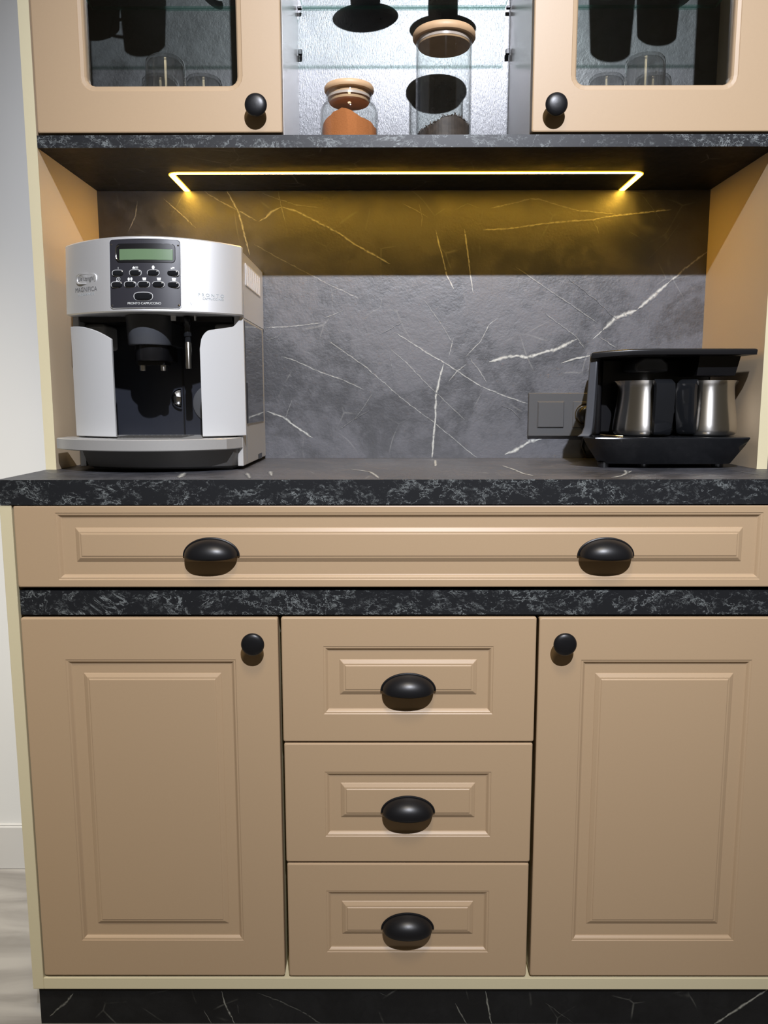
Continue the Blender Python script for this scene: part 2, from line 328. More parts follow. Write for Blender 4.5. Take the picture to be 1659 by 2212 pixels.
BACKSPLASH_VEINS = [(0.5, 2.2, [(-295.3, 423.3), (-242.8, 394.1), (-144.4, 344.1), (-87.4, 318.0)]), (0.6, 2, [(-151.1, 236.8), (-77.0, 185.4), (5.3, 115.1), (63.9, 72.1), (152.6, -0.6)]), (0.65, 2.2, [(-244.7, 204.9), (-224.3, 199.4), (-164.0, 172.7), (-122.0, 158.8), (-77.2, 137.5)]), (0.75, 2.5, [(-12.7, 250.2), (51.6, 210.0), (84.4, 191.6), (156.9, 145.5), (206.0, 126.0), (253.2, 110.1)]), (1, 4, [(81.6, 189.8), (74.4, 163.1), (67.2, 128.0), (65.7, 77.7), (62.2, 37.3), (59.7, -2.4)]), (0.8, 1.8, [(101.6, 240.9), (96.2, 220.9), (91.7, 202.6)]), (0.7, 1.8, [(190.8, 281.6), (171.7, 266.2), (155.5, 234.5), (124.3, 202.6)]), (0.8, 2, [(127.3, 189.8), (107.0, 173.2), (92.2, 154.8)]), (1, 6, [(172.9, 193.4), (199.8, 201.6), (227.6, 206.1), (250.1, 202.4), (278.7, 211.5), (306.4, 217.9), (348.5, 238.8)]), (0.7, 2.5, [(348.5, 238.8), (363.9, 220.5)]), (0.6, 2, [(132.7, 202.6), (153.6, 176.9), (169.9, 151.0)]), (0.5, 2, [(-26.6, 220.2), (8.9, 190.8), (45.5, 153.0), (126.0, 77.6)]), (0.45, 1.8, [(40.8, 316.0), (73.4, 272.7), (101.7, 227.3)]), (0.95, 4, [(-277.9, 95.9), (-245.2, 84.6), (-217.2, 64.0), (-183.6, 41.4)]), (0.6, 2.5, [(-274.2, 261.5), (-224.1, 264.1), (-159.1, 271.3)]), (0.5, 2, [(-159.0, 280.3), (-116.2, 295.6)]), (0.95, 3.2, [(63.7, 449.0), (72.2, 415.6), (78.8, 393.5), (86.4, 362.4), (101.4, 334.7)]), (0.95, 3, [(120.2, 450.7), (125.1, 419.9), (129.2, 393.4), (134.2, 357.9), (139.3, 328.4)]), (1, 6, [(208.4, 6.9), (229.0, 15.4), (260.7, 35.2), (283.3, 38.9)]), (0.4, 1.5, [(-106.8, 68.5), (-80.2, 103.1), (-59.4, 135.6)]), (1, 3, [(380.0, 237.8), (399.8, 255.9)]), (1, 8, [(399.8, 255.9), (423.8, 279.4), (466.5, 295.6)]), (1, 6.5, [(466.5, 295.6), (502.9, 326.9), (526.7, 348.3)]), (0.8, 4, [(526.7, 348.3), (567.1, 382.0), (600.4, 407.6)]), (0.8, 3.2, [(156.6, 448.8), (208.5, 451.4), (263.9, 459.1), (312.8, 464.3), (367.3, 467.7), (404.3, 473.7), (440.4, 478.0), (489.2, 483.1), (525.3, 486.6)]), (0.65, 2.8, [(171.4, 489.8), (207.5, 497.6), (247.2, 507.1), (265.3, 507.0), (308.3, 493.9), (342.1, 485.2), (415.9, 478.1)]), (0.5, 2, [(221.9, 379.1), (292.0, 332.6), (336.1, 304.8), (390.0, 268.6)]), (0.45, 2, [(280.2, 291.4), (318.9, 263.3), (344.5, 245.1), (366.7, 221.4)]), (0.5, 2, [(390.9, 244.2), (432.8, 217.7)]), (0.35, 1.8, [(463.2, 517.0), (489.0, 487.5), (508.3, 463.9)]), (0.6, 2, [(370.9, 467.7), (381.4, 452.8), (385.5, 440.5)]), (0.9, 4, [(317.4, 190.4), (344.2, 199.5), (376.5, 205.9)]), (0.6, 2.5, [(-470.2, 509.3), (-444.7, 487.5), (-407.7, 453.4)]), (0.6, 2.6, [(-390.7, 523.9), (-377.5, 514.3), (-336.3, 492.5), (-287.9, 467.2)]), (0.9, 3.4, [(-345.4, 523.8), (-325.6, 487.3), (-318.0, 464.6), (-313.2, 440.0), (-303.2, 402.1)]), (0.95, 4, [(-284.3, 465.4), (-269.5, 473.2), (-259.3, 483.7), (-239.1, 493.2)]), (0.85, 3.4, [(-239.1, 493.2), (-210.1, 485.3), (-155.9, 458.2), (-124.2, 442.3), (-92.4, 420.3), (-25.6, 384.8)]), (0.6, 2, [(-245.7, 523.6), (-239.1, 493.2), (-231.5, 460.1)]), (0.7, 2.6, [(-521.3, 504.2), (-526.2, 477.2), (-541.2, 447.5)]), (0.5, 2, [(-279.3, 520.2), (-246.0, 508.0), (-209.9, 496.6), (-155.5, 490.4)]), (0.5, 2, [(-1.1, 498.8), (26.2, 485.8), (49.0, 472.6)]), (0.5, 1.8, [(30.6, 498.8), (37.1, 472.7), (35.4, 455.2)]), (0.4, 1.6, [(98.8, 485.6), (125.9, 498.6), (153.3, 488.1)]), (0.4, 1.6, [(-274.8, 237.0), (-251.4, 243.3), (-241.9, 252.4)]), (0.3, 1.5, [(325.3, 357.6), (386.6, 312.8), (424.9, 276.7)]), (0.5, 1.6, [(-240.5, 79.9), (-230.7, 103.3), (-222.8, 121.9)]), (0.4, 1.5, [(-47.0, 248.4), (-0.6, 272.8)]), (0.3, 1.4, [(-28.5, 213.8), (-19.1, 167.9)]), (0.35, 1.5, [(197.0, 107.4), (220.6, 98.1), (239.9, 79.4)]), (0.35, 1.4, [(-132.4, 56.4), (-99.2, 79.8), (-66.1, 98.4)]), (0.3, 1.4, [(484.2, 392.8), (519.1, 428.0), (544.6, 463.0)])]
PLINTH_VEINS = [(0.7, 4, [(-597.1, -901.4), (-579.9, -885.1), (-569.3, -876.5), (-555.9, -859.4)]), (0.8, 2.6, [(-308.7, -854.0), (-303.2, -879.6), (-295.3, -898.5), (-287.3, -919.2)]), (0.5, 2.2, [(-339.2, -890.0), (-324.6, -919.2)]), (0.4, 2, [(-283.1, -879.6), (-280.5, -896.8)]), (0.4, 2.6, [(-250.1, -857.4), (-208.8, -874.4), (-169.7, -895.8), (-139.0, -919.0)]), (0.8, 2.6, [(129.9, -854.5), (134.9, -880.9), (141.8, -918.7)]), (0.6, 2.4, [(80.1, -876.7), (101.5, -918.8)]), (0.9, 4, [(504.5, -921.8), (541.5, -893.4), (570.9, -871.1), (603.8, -845.5)]), (0.3, 2, [(228.2, -874.8), (278.0, -912.6)]), (0.4, 2, [(-45.8, -857.2), (-31.9, -864.0)])]
WORKTOP_VEINS = [(0.9, 5, [(-95.9, 183.1), (-61.1, 129.5), (-50.3, 64.5), (-45.5, 19.8)]), (0.9, 5, [(176.0, 247.4), (184.6, 170.6), (187.3, 93.5), (197.9, 54.2)]), (0.9, 6, [(309.6, 23.3), (333.7, 52.7), (356.6, 99.7), (377.0, 141.6)]), (0.9, 5, [(368.7, 150.5), (354.1, 91.6)]), (1, 5, [(62.8, 381.6), (54.9, 238.8)]), (0.8, 6, [(-228.9, 140.0), (-214.2, 58.5)]), (0.9, 8, [(-366.5, 116.1), (-351.9, 30.2)]), (0.3, 5, [(551.2, 139.6), (555.3, 65.7)]), (0.7, 6, [(-261.9, 106.6), (-242.2, 21.8)])]
# ---------------------------------------------------------------- the room
ZF = -0.915
struct('floor', MB().box(-3, 3, -3.6, .46, ZF - .02, ZF), M['floor'])
struct('wall_back', MB().box(-3, .63, .46, .50, ZF, 2.4), M['wall'])
struct('wall_right', MB().box(.63, 3, .46, .50, ZF, 2.4), M['wall_dark'])
struct('baseboard_back', MB().box(-3, -.63, .448, .46, ZF, ZF + .10).box(-3, -.63, .452, .46, ZF + .1, ZF + .104), M['skirting'], bevel=.002)

# ---------------------------------------------------------------- marble slabs
YB = .438
mb = MB(); mb.box(-.600, .600, YB, YB + .012, .0003, .5235)
veins(mb, BACKSPLASH_VEINS, lambda a, b: (a, YB - .0002, min(max(b, .001), .5235)))
tag(mb.build('backsplash', M['marble']), 'dark grey marble-look backsplash panel with pale veins behind the coffee machines', 'backsplash')
mb = MB(); mb.box(-.618, .618, .0, YB + .02, -.0372, 0)
veins(mb, WORKTOP_VEINS, lambda a, b: (a, b, .0002), (0, 0, 1))
wt = thing('worktop', 'black marble-look worktop with veined front edge carrying both coffee machines', 'worktop', (0, .2, -.037))
mb.build('slab', M['marble'], wt)
MB().box(-.6185, .6185, -.0015, .0, -.0376, .0).box(-.6195, -.618, 0, .45, -.0376, 0).build('edge_band', M['marble_edge'], wt)
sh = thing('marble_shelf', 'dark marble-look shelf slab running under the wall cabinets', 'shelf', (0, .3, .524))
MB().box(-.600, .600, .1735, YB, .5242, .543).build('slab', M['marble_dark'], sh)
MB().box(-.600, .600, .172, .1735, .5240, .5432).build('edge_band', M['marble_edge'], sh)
bd = thing('marble_band', 'black veined marble-look band between the wide drawer and the lower doors', 'trim', (0, .02, -.21))
MB().box(-.598, .598, .004, .02, -.2095, -.1715).build('strip', M['marble_edge'], bd)
mb = MB(); mb.box(-.612, .612, .008, .024, ZF, -.8465)
veins(mb, PLINTH_VEINS, lambda a, b: (min(max(a, -.611), .611), .0078, max(b, ZF + .001)))
tag(mb.build('plinth', M['marble_dark']), 'black marble-look plinth under the lower cabinets', 'plinth')

# ---------------------------------------------------------------- cabinet frame (cream boards)
fr = thing('cabinet_frame', 'cream board frame around the lower cabinets, sides and bottom rail', 'cabinet frame', (0, .2, -.845))
MB().box(-.618, -.600, 0, YB, -.8447, -.0385).build('side_panel', M['cream'], fr, bevel=.0008)
MB().box(.600, .618, 0, YB, -.8447, -.0385).build('side_panel', M['cream'], fr, bevel=.0008)
MB().box(-.600, .600, 0.0, YB, -.8447, -.8246).build('bottom_rail', M['cream'], fr, bevel=.0008)
MB().box(-.600, .600, .425, YB, -.82, -.04).build('back_board', M['cream'], fr)
for sx, lb in ((-1, 'tall cream side panel left of the coffee machine niche and glass cabinet'), (1, 'tall cream side panel right of the turkish coffee maker')):
    a, b = sorted((sx * .600, sx * .618))
    sp = thing('side_panel', lb, 'side panel', (sx * .609, .3, 0), 'tall side panels of the dresser top')
    MB().box(a, b, .1720, YB + .02, .0003, 1.27).build('board', M['sand'], sp)
    MB().box(a, b, .1712, .1720, .0003, 1.27).build('front_edge', M['cream'], sp)

# ---------------------------------------------------------------- handles
def cup_handle(cx, zb, parent, name='cup_handle'):
    a, h, d = .0405, .0255, .0265
    mb = MB(); NT, NP = 40, 14; g = []
    for i in range(NP + 1):
        ph = math.radians(96) * i / NP
        g.append([(cx + a * math.cos(pi * k / NT) * (1 - .03 * math.sin(ph)), -d * math.sin(pi * k / NT) ** .8 * math.sin(ph) - .001,
                   zb + h * math.sin(pi * k / NT) * math.cos(ph)) for k in range(NT + 1)])
    o = mb.add([p for r in g for p in r], [(i * (NT + 1) + k, i * (NT + 1) + k + 1, (i + 1) * (NT + 1) + k + 1, (i + 1) * (NT + 1) + k) for i in range(NP) for k in range(NT)])
    ob = mb.build(name, M['black'], parent, smooth=40, solid=.0016)
    rim = MB(); rim.tube([(cx + (a + .0012) * math.cos(pi * k / NT), -.0012, zb + (h + .0014) * math.sin(pi * k / NT)) for k in range(NT + 1)], .0017, 8)
    rim.build('rim', M['black'], ob, smooth=40)
    return ob
def knob(cx, y, cz, parent):
    pr = [(.0001, 0), (.008, 0), (.0075, .003), (.0055, .006), (.0055, .013), (.0090, .0150), (.0150, .0172), (.0172, .0188), (.0178, .0208), (.0172, .0228), (.0150, .0246), (.0110, .0259), (.0060, .0266), (.0001, .0268)]
    return MB().lathe(pr, cx, y, cz, 40, 'y').build('knob', M['black'], parent, smooth=50)

# ---------------------------------------------------------------- panelled fronts
TH = .018
def front(x0, x1, z0, z1, o, i, y=0.0):
    """slab front with a sunk field (o) and a raised centre (i), rectangles x0 x1 z0 z1"""
    g = lambda R, k: (R[0] + k, R[1] - k, R[2] + k, R[3] - k)
    R = (x0, x1, z0, z1)
    rs = [rr(*g(R, .0004), y + TH, .003), rr(*R, y + TH - .001, .003), rr(*R, y + .0022, .003), rr(*g(R, .0007), y + .0007, .003), rr(*g(R, .0022), y, .003)]
    for k, dy in ((0, 0), (.0012, .0009), (.0034, .0011), (.0048, .0022), (.0068, .0042), (.0082, .0048)): rs.append(rr(*g(o, k), y + dy))
    for k, dy in ((0, .0048), (.0006, .0042), (.0060, .0014), (.0066, .0012), (.0084, .0011), (.0094, .0003), (.0104, 0)): rs.append(rr(*g(i, k), y + dy, .0008))
    return MB().rings(rs)

CAR = dict(y0=TH + .001)
# wide drawer
wd = thing('wide_drawer_unit', 'wide shallow beige drawer with two black cup handles under the worktop', 'drawer unit', (0, .2, -.166))
MB().box(-.59, .59, .0192, .42, -.160, -.039).build('body', M['cream'], wd)
dr = front(-.598, .598, -.1656, -.0390, (-.535, .535, -.1538, -.0500), (-.507, .507, -.1262, -.0733)).build('drawer', M['beige'], wd, smooth=None)
cup_handle(-.3000, -.1160, dr); cup_handle(.2990, -.1163, dr)
# lower cabinets
for sx, lb in ((-1, 'lower left beige cabinet with a raised-panel door and round black knob'), (1, 'lower right beige cabinet with a raised-panel door and round black knob')):
    cb = thing('base_cabinet', lb, 'cabinet', (sx * .4, .2, -.82), 'lower door cabinets')
    x0, x1 = sorted((sx * .598, sx * .2015))
    MB().box(x0 + .001, x1 + (.0 if sx > 0 else -.001), .020, .42, -.8225, -.215).build('body', M['cream'], cb)
    o = (-.5325, -.2675, -.7570, -.2800) if sx < 0 else (.2675, .5325, -.7570, -.2808)
    i = (-.5065, -.2915, -.7292, -.3030) if sx < 0 else (.2915, .5065, -.7292, -.3036)
    d = front(x0, x1, -.8205, -.2135, o, i).build('door', M['beige'], cb)
    knob(sx * .2372, 0, -.2495, d)
dc = thing('drawer_cabinet', 'beige cabinet with three stacked drawers between the lower doors', 'cabinet', (0, .2, -.82))
MB().box(-.196, .1965, .020, .42, -.8225, -.215).build('body', M['cream'], dc)
for k, (z0, z1, oz0, oz1, iz0, iz1, hz) in enumerate(((-.4146, -.2130, -.3690, -.2588, -.3382, -.2812, -.3306), (-.6186, -.4172, -.5746, -.4646, -.5436, -.4852, -.5335), (-.8212, -.6212, -.7778, -.6684, -.7476, -.6896, -.7357))):
    d = front(-.1965 + .001 * k, .1975 - .0012 * k, z0, z1, (-.132, .132, oz0, oz1), (-.107, .107, iz0, iz1)).build('drawer', M['beige'], dc)
    cup_handle(0.0, hz + .001, d)

# ---------------------------------------------------------------- upper cabinets
YU = .172; ZT = 1.25; ZS = .8565       # door face, cabinet top, glass shelf level
def shelf(x0, x1, parent):
    mb = MB(); z0, z1, y0, y1 = ZS - .006, ZS, .206, .4335
    mb.add([(x0, y0, z0), (x1, y0, z0), (x1, y1, z0), (x0, y1, z0)], [(0, 1, 2, 3)]); mb.add([(x0, y0, z1), (x1, y0, z1), (x1, y1, z1), (x0, y1, z1)], [(0, 1, 2, 3)])
    mb.cur = 1
    mb.add([(x0, y0, z0), (x1, y0, z0), (x1, y0, z1), (x0, y0, z1)], [(0, 1, 2, 3)]); mb.add([(x0, y1, z0), (x1, y1, z0), (x1, y1, z1), (x0, y1, z1)], [(0, 1, 2, 3)])
    for x in (x0, x1): mb.add([(x, y0, z0), (x, y1, z0), (x, y1, z1), (x, y0, z1)], [(0, 1, 2, 3)])
    o = mb.build('glass_shelf', [M['shelfglass'], M['glassedge']], parent); o['label'] = 'clear glass shelf with greenish edge'
    return o
for sx, lb in ((-1, 'upper left beige wall cabinet with a glass door'), (1, 'upper right beige wall cabinet with a glass door')):
    cb = thing('glass_door_cabinet', lb, 'cabinet', (sx * .4, .3, .5435), 'glass-door wall cabinets')
    xa, xb = sorted((sx * .5995, sx * .2165))
    b = MB(); b.box(xa, xb, YU + .0205, YB, 1.232, ZT)
    p = sorted((sx * .5998, sx * .5990)); b.box(p[0], p[1], YU + .0205, YB - .0015, .5438, 1.232)
    p = sorted((sx * .2165, sx * .2085)); b.box(p[0], p[1], YU + .0205, YB - .0015, .5438, 1.232)
    b.build('body', M['sand'], cb)
    MB().box(xa, xb, YB - .001, YB + .012, .5438, 1.232).build('back_panel', M['back'], cb)
    shelf(xa + .010, xb - .010, cb)
    x0, x1 = sorted((sx * .5985, sx * .2015))
    h = (-.5155, -.2735, .6198, 1.187) if sx < 0 else (.2722, .5210, .6198, 1.187)
    g = lambda R, k: (R[0] + k, R[1] - k, R[2] + k, R[3] - k)
    R = (x0, x1, .5468, 1.25); r = .013
    rs = [rr(*g(R, .0004), YU + .019, .003), rr(*R, YU + .018, .003), rr(*R, YU + .0022, .003), rr(*g(R, .0007), YU + .0007, .003), rr(*g(R, .0022), YU, .003)]
    rs += [rr(*g(h, -.0095), YU, r + .0095), rr(*g(h, -.0085), YU + .0012, r + .0085), rr(*g(h, -.0030), YU + .0022, r + .003), rr(*g(h, -.0008), YU + .0045, r + .0008), rr(*h, YU + .007, r), rr(*h, YU + .019, r)]
    mb = MB(); mb.rings(rs, False, False); mb.rings([rs[-1], rs[0]], False, False)
    d = mb.build('door', M['beige'], cb)
    q = g(h, -.006); MB().box(q[0], q[1], YU + .0115, YU + .0155, q[2], q[3]).build('glass_pane', M['pane'], d)
    knob(sx * .2385 - .002, YU, .582, d)
# open niche
nb = thing('open_shelf_cabinet', 'open centre compartment of the wall unit holding the storage jars', 'cabinet', (0, .3, .5435))
M['nichewall'] = mat('pale_grey_board', (.90, .88, .86, 1), .22, spec=.5, noise=.02, scale=100)
for sx in (-1, 1):
    p = sorted((sx * .2014, sx * .2080)); MB().box(p[0], p[1], YU + .021, YB - .0015, .5438, 1.25).build('side_panel', M['nichewall'], nb)
MB().box(-.2002, .2002, YU + .021, YB - .0015, 1.232, 1.25).build('top_panel', M['nichewall'], nb)
MB().box(-.2080, .2080, YB - .001, YB + .012, .5438, 1.25).build('back_panel', M['niche'], nb)
shelf(-.192, .192, nb)
for x in (-1, 1):
    for z in (.850, .770):
        q = sorted((x * .2002, x * .1925)); MB().box(q[0], q[1], .420, .428, z - .0045, z + .0 if z > .8 else z + .0045).build('shelf_pin', M['black'], nb, bevel=.001)

# ---------------------------------------------------------------- LED strip on the underside of the marble shelf
ls = thing('led_strip', 'glowing yellow u-shaped light strip under the marble shelf', 'light strip', (0, .33, .5238))
def arc(cx, cy, r, a0, a1, n=7): return [(cx + r * math.cos(a0 + (a1 - a0) * k / n), cy + r * math.sin(a0 + (a1 - a0) * k / n)) for k in range(n + 1)]
path = [(-.4228, .4365), (-.4228, .335)] + arc(-.4078, .330, .015, pi, 1.5 * pi) + arc(.4122, .331, .015, 1.5 * pi, 2 * pi) + [(.4272, .340), (.4268, .4365)]
mb = MB(); m2 = MB()
for (ax, ay), (bx, by) in zip(path[:-1], path[1:]):
    t = Vector((bx - ax, by - ay, 0)).normalized(); n_ = Vector((-t.y, t.x, 0)) * .0066
    a, b = Vector((ax, ay, 0)), Vector((bx, by, 0)); q = [a - n_, a + n_, b + n_, b - n_]
    mb.rings([[(p.x, p.y, .5228) for p in q], [(p.x, p.y, .5241) for p in q]])
    n2 = n_ * .72; q = [a - n2, a + n2, b + n2, b - n2]
    m2.rings([[(p.x, p.y, .52235) for p in q], [(p.x, p.y, .5230) for p in q]])
mb.build('glow_border', M['ledglow'], ls); m2.build('light_diffuser', M['led'], ls)  # the wider piece stands in for the glow beside the diffuser

# ---------------------------------------------------------------- espresso machine
em = thing('espresso_machine', 'silver automatic espresso machine with a black control panel, left on the worktop', 'coffee machine', (-.42, .28, 0))
XC, YM, RC = -.4185, .098, .205
def ya(x, off=0.0): return YM + off + RC - math.sqrt(max(RC * RC - (x - XC) ** 2, 1e-6))
XL, XR = -.5585, -.2785
HL, HR = -.5625, -.2715
def tl(z): return .011 * (z - .258) / .112
def archx(x0, x1, n=24): return [x0 + (x1 - x0) * k / n for k in range(n + 1)]
# head: curved front housing
def headpoly(g, z):
    t = tl(z)
    P = [(x, ya(x) + g + t) for x in archx(HL + .001 + g, HR - .001 - g, 30)]
    P += [(HR - g + .0002, ya(HR) + .006 + t), (XR - g, .2080), (XR - g, .432), (XL + g, .432), (XL + g, .19), (HL + g - .0002, ya(HL) + .006 + t)]
    return P
def crown(x, y): return .0045 * (1 - ((x - XC) / .14) ** 2) * max(0, 1 - (y - .09) / .3)
hd = MB()
hd.rings([[(x, y, z + (crown(x, y) if z > .3 else 0)) for x, y in headpoly(g_, z)] for z, g_ in ((.2565, .0025), (.2585, 0), (.3680, 0), (.3700, .0025))])
head = hd.build('head_housing', M['silver'], em, smooth=32)
# body shell: side walls and rear
bs = MB(); bs.box(XR - .010, XR, .172, .425, .006, .2572); bs.box(XL, XL + .010, .172, .425, .006, .2572); bs.box(XL + .01, XR - .01, .275, .425, .006, .2572)
body = bs.build('body_shell', M['silverdark'], em, bevel=.0015)
MB().box(XL + .02, XR - .02, .18, .40, .0003, .006).build('foot', M['blackplastic'], em)
# side: water tank window, grille, slot, notch
MB().rings([[(XR + .0002, y, z) for y, z in ((.2125, .0765), (.400, .0765), (.400, .2535), (.2125, .2535))], [(XR + .0012, y, z) for y, z in ((.2135, .0775), (.399, .0775), (.399, .2525), (.2135, .2525))]]).build('water_tank', M['tank'], em)
MB().box(XR + .0012, XR + .0018, .2155, .2235, .078, .148).build('tank_slot', M['blackplastic'], em)
MB().box(XR, XR + .0008, .2060, .2068, .012, .366).box(XR + .001, XR + .0016, .300, .3006, .215, .2525).build('side_seam', M['greymark'], em)
vt = MB(); vt.box(XR, XR + .0004, .238, .392, .317, .352)
vt.build('vent_recess', M['silverdark'], em)
vt = MB(); vt.box(XR + .0004, XR + .001, .236, .394, .3155, .3175).box(XR + .0004, XR + .001, .236, .394, .3515, .3535)
for k in range(15): y = .2385 + k * .1530 / 14; vt.box(XR + .0004, XR + .0012, y - .0038, y + .0038, .317, .352)
vt.build('vent_grille', M['vent'], em)
MB().box(XR - .001, XR + .0006, .330, .372, .0062, .016).build('cable_notch', M['blackplastic'], em)
# front columns
def column(xs, top, name):
    mb = MB(); fr_ = [(x, ya(x, .014)) for x in xs]; n = len(xs)
    vs = []
    for j, (x, y) in enumerate(fr_):
        zt = top(x)
        for z in (.0585, .0595): vs.append((x, y + (.001 if z < .059 else 0), z))
        for k in range(1, 9): vs.append((x, y, .0595 + (zt - .0605) * k / 8))
        vs.append((x, y + .002, zt))
    m = 11
    fs = [(j * m + k, (j + 1) * m + k, (j + 1) * m + k + 1, j * m + k + 1) for j in range(n - 1) for k in range(m - 1)]
    o = len(vs)
    for j, (x, y) in enumerate(fr_):
        zt = top(x); vs += [(x, y + .006, .0585), (x, y + .006, zt)]
    for j in range(n - 1):
        fs.append((j * m + m - 1, (j + 1) * m + m - 1, o + 2 * j + 3, o + 2 * j + 1)); fs.append((o + 2 * j, o + 2 * j + 1, o + 2 * j + 3, o + 2 * j + 2)); fs.append((j * m, o + 2 * j, o + 2 * j + 2, (j + 1) * m))
    fs.append(tuple(range(0, m)) + (o + 1, o)); e = (n - 1) * m; fs.append(tuple(range(e, e + m)) + (o + 2 * n - 1, o + 2 * n - 2))
    mb.add(vs, fs); return mb.build(name, M['silverlight'], em, smooth=35)
ss = lambda t: max(0, min(1, t)) ** 2 * (3 - 2 * max(0, min(1, t)))
column([-.5615 + .0840 * k / 20 for k in range(21)], lambda x: .240 - .024 * ((x + .5615) / .084) ** 2.2, 'front_column')
def topR(x):
    t = (x + .3370) / .0640   # 0 inner .. 1 outer
    if t < .28: return .202 + .030 * math.sqrt(max(0, 1 - (1 - t / .28) ** 2))
    if t < .72: return .232 + .006 * (t - .28) / .44
    return .238 + .017 * ss((t - .72) / .28)
column([-.3370 + .0640 * k / 26 for k in range(27)], topR, 'front_column')
# cavity lining behind the columns
cv_ = MB(); cv_.box(XL + .0102, XR - .0102, .262, .2745, .05, .2565)
cv_.build('brew_door', M['darkpanel'], em)
MB().box(-.4010, -.3985, .2600, .2621, .055, .255).build('door_gap', M['blackplastic'], em)
for x0, x1 in ((XL + .0104, -.5130), (-.3270, XR - .0104)): MB().box(x0, x1, .196, .2615, .205, .2478).build('inner_shoulder', M['silverdark'], em, bevel=.006, bseg=4, smooth=40)
for x0, x1 in ((XL + .0102, XL + .0118), (XR - .0118, XR - .0102)): MB().box(x0, x1, .175, .262, .056, .2045).build('side_lining', M['darkpanel'], em)
MB().box(XL + .0125, XR - .0125, .17, .262, .2480, .2563).build('head_underside', M['blackplastic'], em)
# round chrome latch on the brew door (left half shows) and grip recess
kn = MB(); n = 20; pr = []
for r, yy in ((.0180, .2618), (.0180, .2560), (.0155, .2530), (.0110, .2575), (.0002, .2590)):
    pr.append([(-.4030 + r * math.cos(pi / 2 + pi * k / n), yy, .1205 + r * math.sin(pi / 2 + pi * k / n)) for k in range(n + 1)])
kn.rings(pr); kn.build('latch', M['chrome'], em, smooth=40)
MB().lathe([(.0001, 0), (.034, 0), (.034, .002), (.031, .0035), (.0001, .0035)], -.3490, .262, .112, 40, 'y').build('round_grip', M['socket'], em, smooth=40)
# spout
sp = MB()
def blob(x0, x1, y0, y1, z0, z1, r, mb, n=8, t=0):
    rs = []
    for z, k in ((z0, .6), (z0 + .002, 1), (z1, 1)):
        g = (1 - k) * .003; ring = []
        for i in range(25):
            a = pi + pi * i / 24; xc, hx = (x0 + x1) / 2, (x1 - x0) / 2 - g + (t * (z - z0) / (z1 - z0))
            ring.append((xc + hx * math.cos(a), y1 + (y1 - y0 - g) * math.sin(a) , z))
        rs.append(ring)
    mb.rings(rs)
blob(-.4640, -.3930, .128, .168, .2085, .2560, .02, sp, t=.002); sp.box(-.4625, -.3945, .160, .2615, .2100, .2475); spo = sp.build('spout_housing', M['greyplastic'], em, smooth=35)
s2 = MB(); blob(-.4540, -.3980, .136, .170, .1830, .2084, .01, s2); s2.box(-.452, -.400, .165, .230, .184, .2083); s2.box(-.4485, -.4035, .158, .195, .1765, .1832)
s2.build('spout_block', M['blackplastic'], em, smooth=35)
for x in (-.4430, -.4080): MB().lathe([(.0001, 0), (.0062, 0), (.0065, .001), (.0065, .009), (.0055, .010), (.0001, .010)], x, .168, .1672, 24).build('nozzle', M['steel'], em, smooth=40)
# steam wand
MB().tube([(-.366, .170, .254), (-.364, .160, .246), (-.3625, .154, .238), (-.3618, .153, .222)], .0066, 14).lathe([(.0001, 0), (.0052, 0), (.0046, .018), (.0001, .018)], -.3618, .153, .2115, 20).build('wand_joint', M['blackgloss'], em, smooth=40)
MB().lathe([(.0001, 0), (.0056, 0), (.0060, .001), (.0060, .0415), (.0052, .043), (.0001, .043)], -.3618, .153, .1700, 28).build('steam_wand', M['steel'], em, smooth=40)
for a_, b_ in ((-.3885, -.3805), (-.3500, -.3475)): MB().box(a_, b_, .150, .156, .2478, .2564).build('clip', M['white'], em, bevel=.001)
# drip tray
TX = [(-.5880, .150)] + [(x, YM - .022 + .165 - math.sqrt(.165 ** 2 - (x + .43) ** 2 * .78)) for x in archx(-.5840, -.297, 26)] + [(-.2900, .1440), (-.2790, .1700), (-.2830, .178), (-.2830, .262), (-.5590, .262), (-.5620, .20), (-.5880, .19)]
mb = MB(); sc_ = lambda P, k: [(-.425 + (x + .425) * k, .17 + (y - .17) * k) for x, y in P]
mb.rings([[(x, y, .0370) for x, y in sc_(TX, .985)], [(x, y, .0385) for x, y in TX], [(x, y, .0545) for x, y in TX], [(x, y, .0560) for x, y in sc_(TX, .985)]])
mb.build('drip_tray', M['tray'], em, smooth=30)
g = MB()
for k in range(11): x = -.490 + k * .011; g.box(x - .0035, x + .0035, .135, .235, .0561, .0568)
g.build('drip_grid', M['base'], em)
# base under the tray
BX = lambda s, yo: [(XL + .008 + s, .20)] + [(x, YM + .010 + yo + .185 - math.sqrt(.185 ** 2 - (x - XC) ** 2 * .85)) for x in archx(XL + .012 + s, XR - .012 - s, 24)] + [(XR - .004 - s, .176), (XR - .010 - s, .27), (XL + .010 + s, .27)]
mb = MB(); mb.rings([[(x, y, .0045) for x, y in BX(.014, .024)], [(x, y, .008) for x, y in BX(.006, .016)], [(x, y, .0368) for x, y in BX(.0, .0)]])
mb.build('base', M['base'], em, smooth=30)
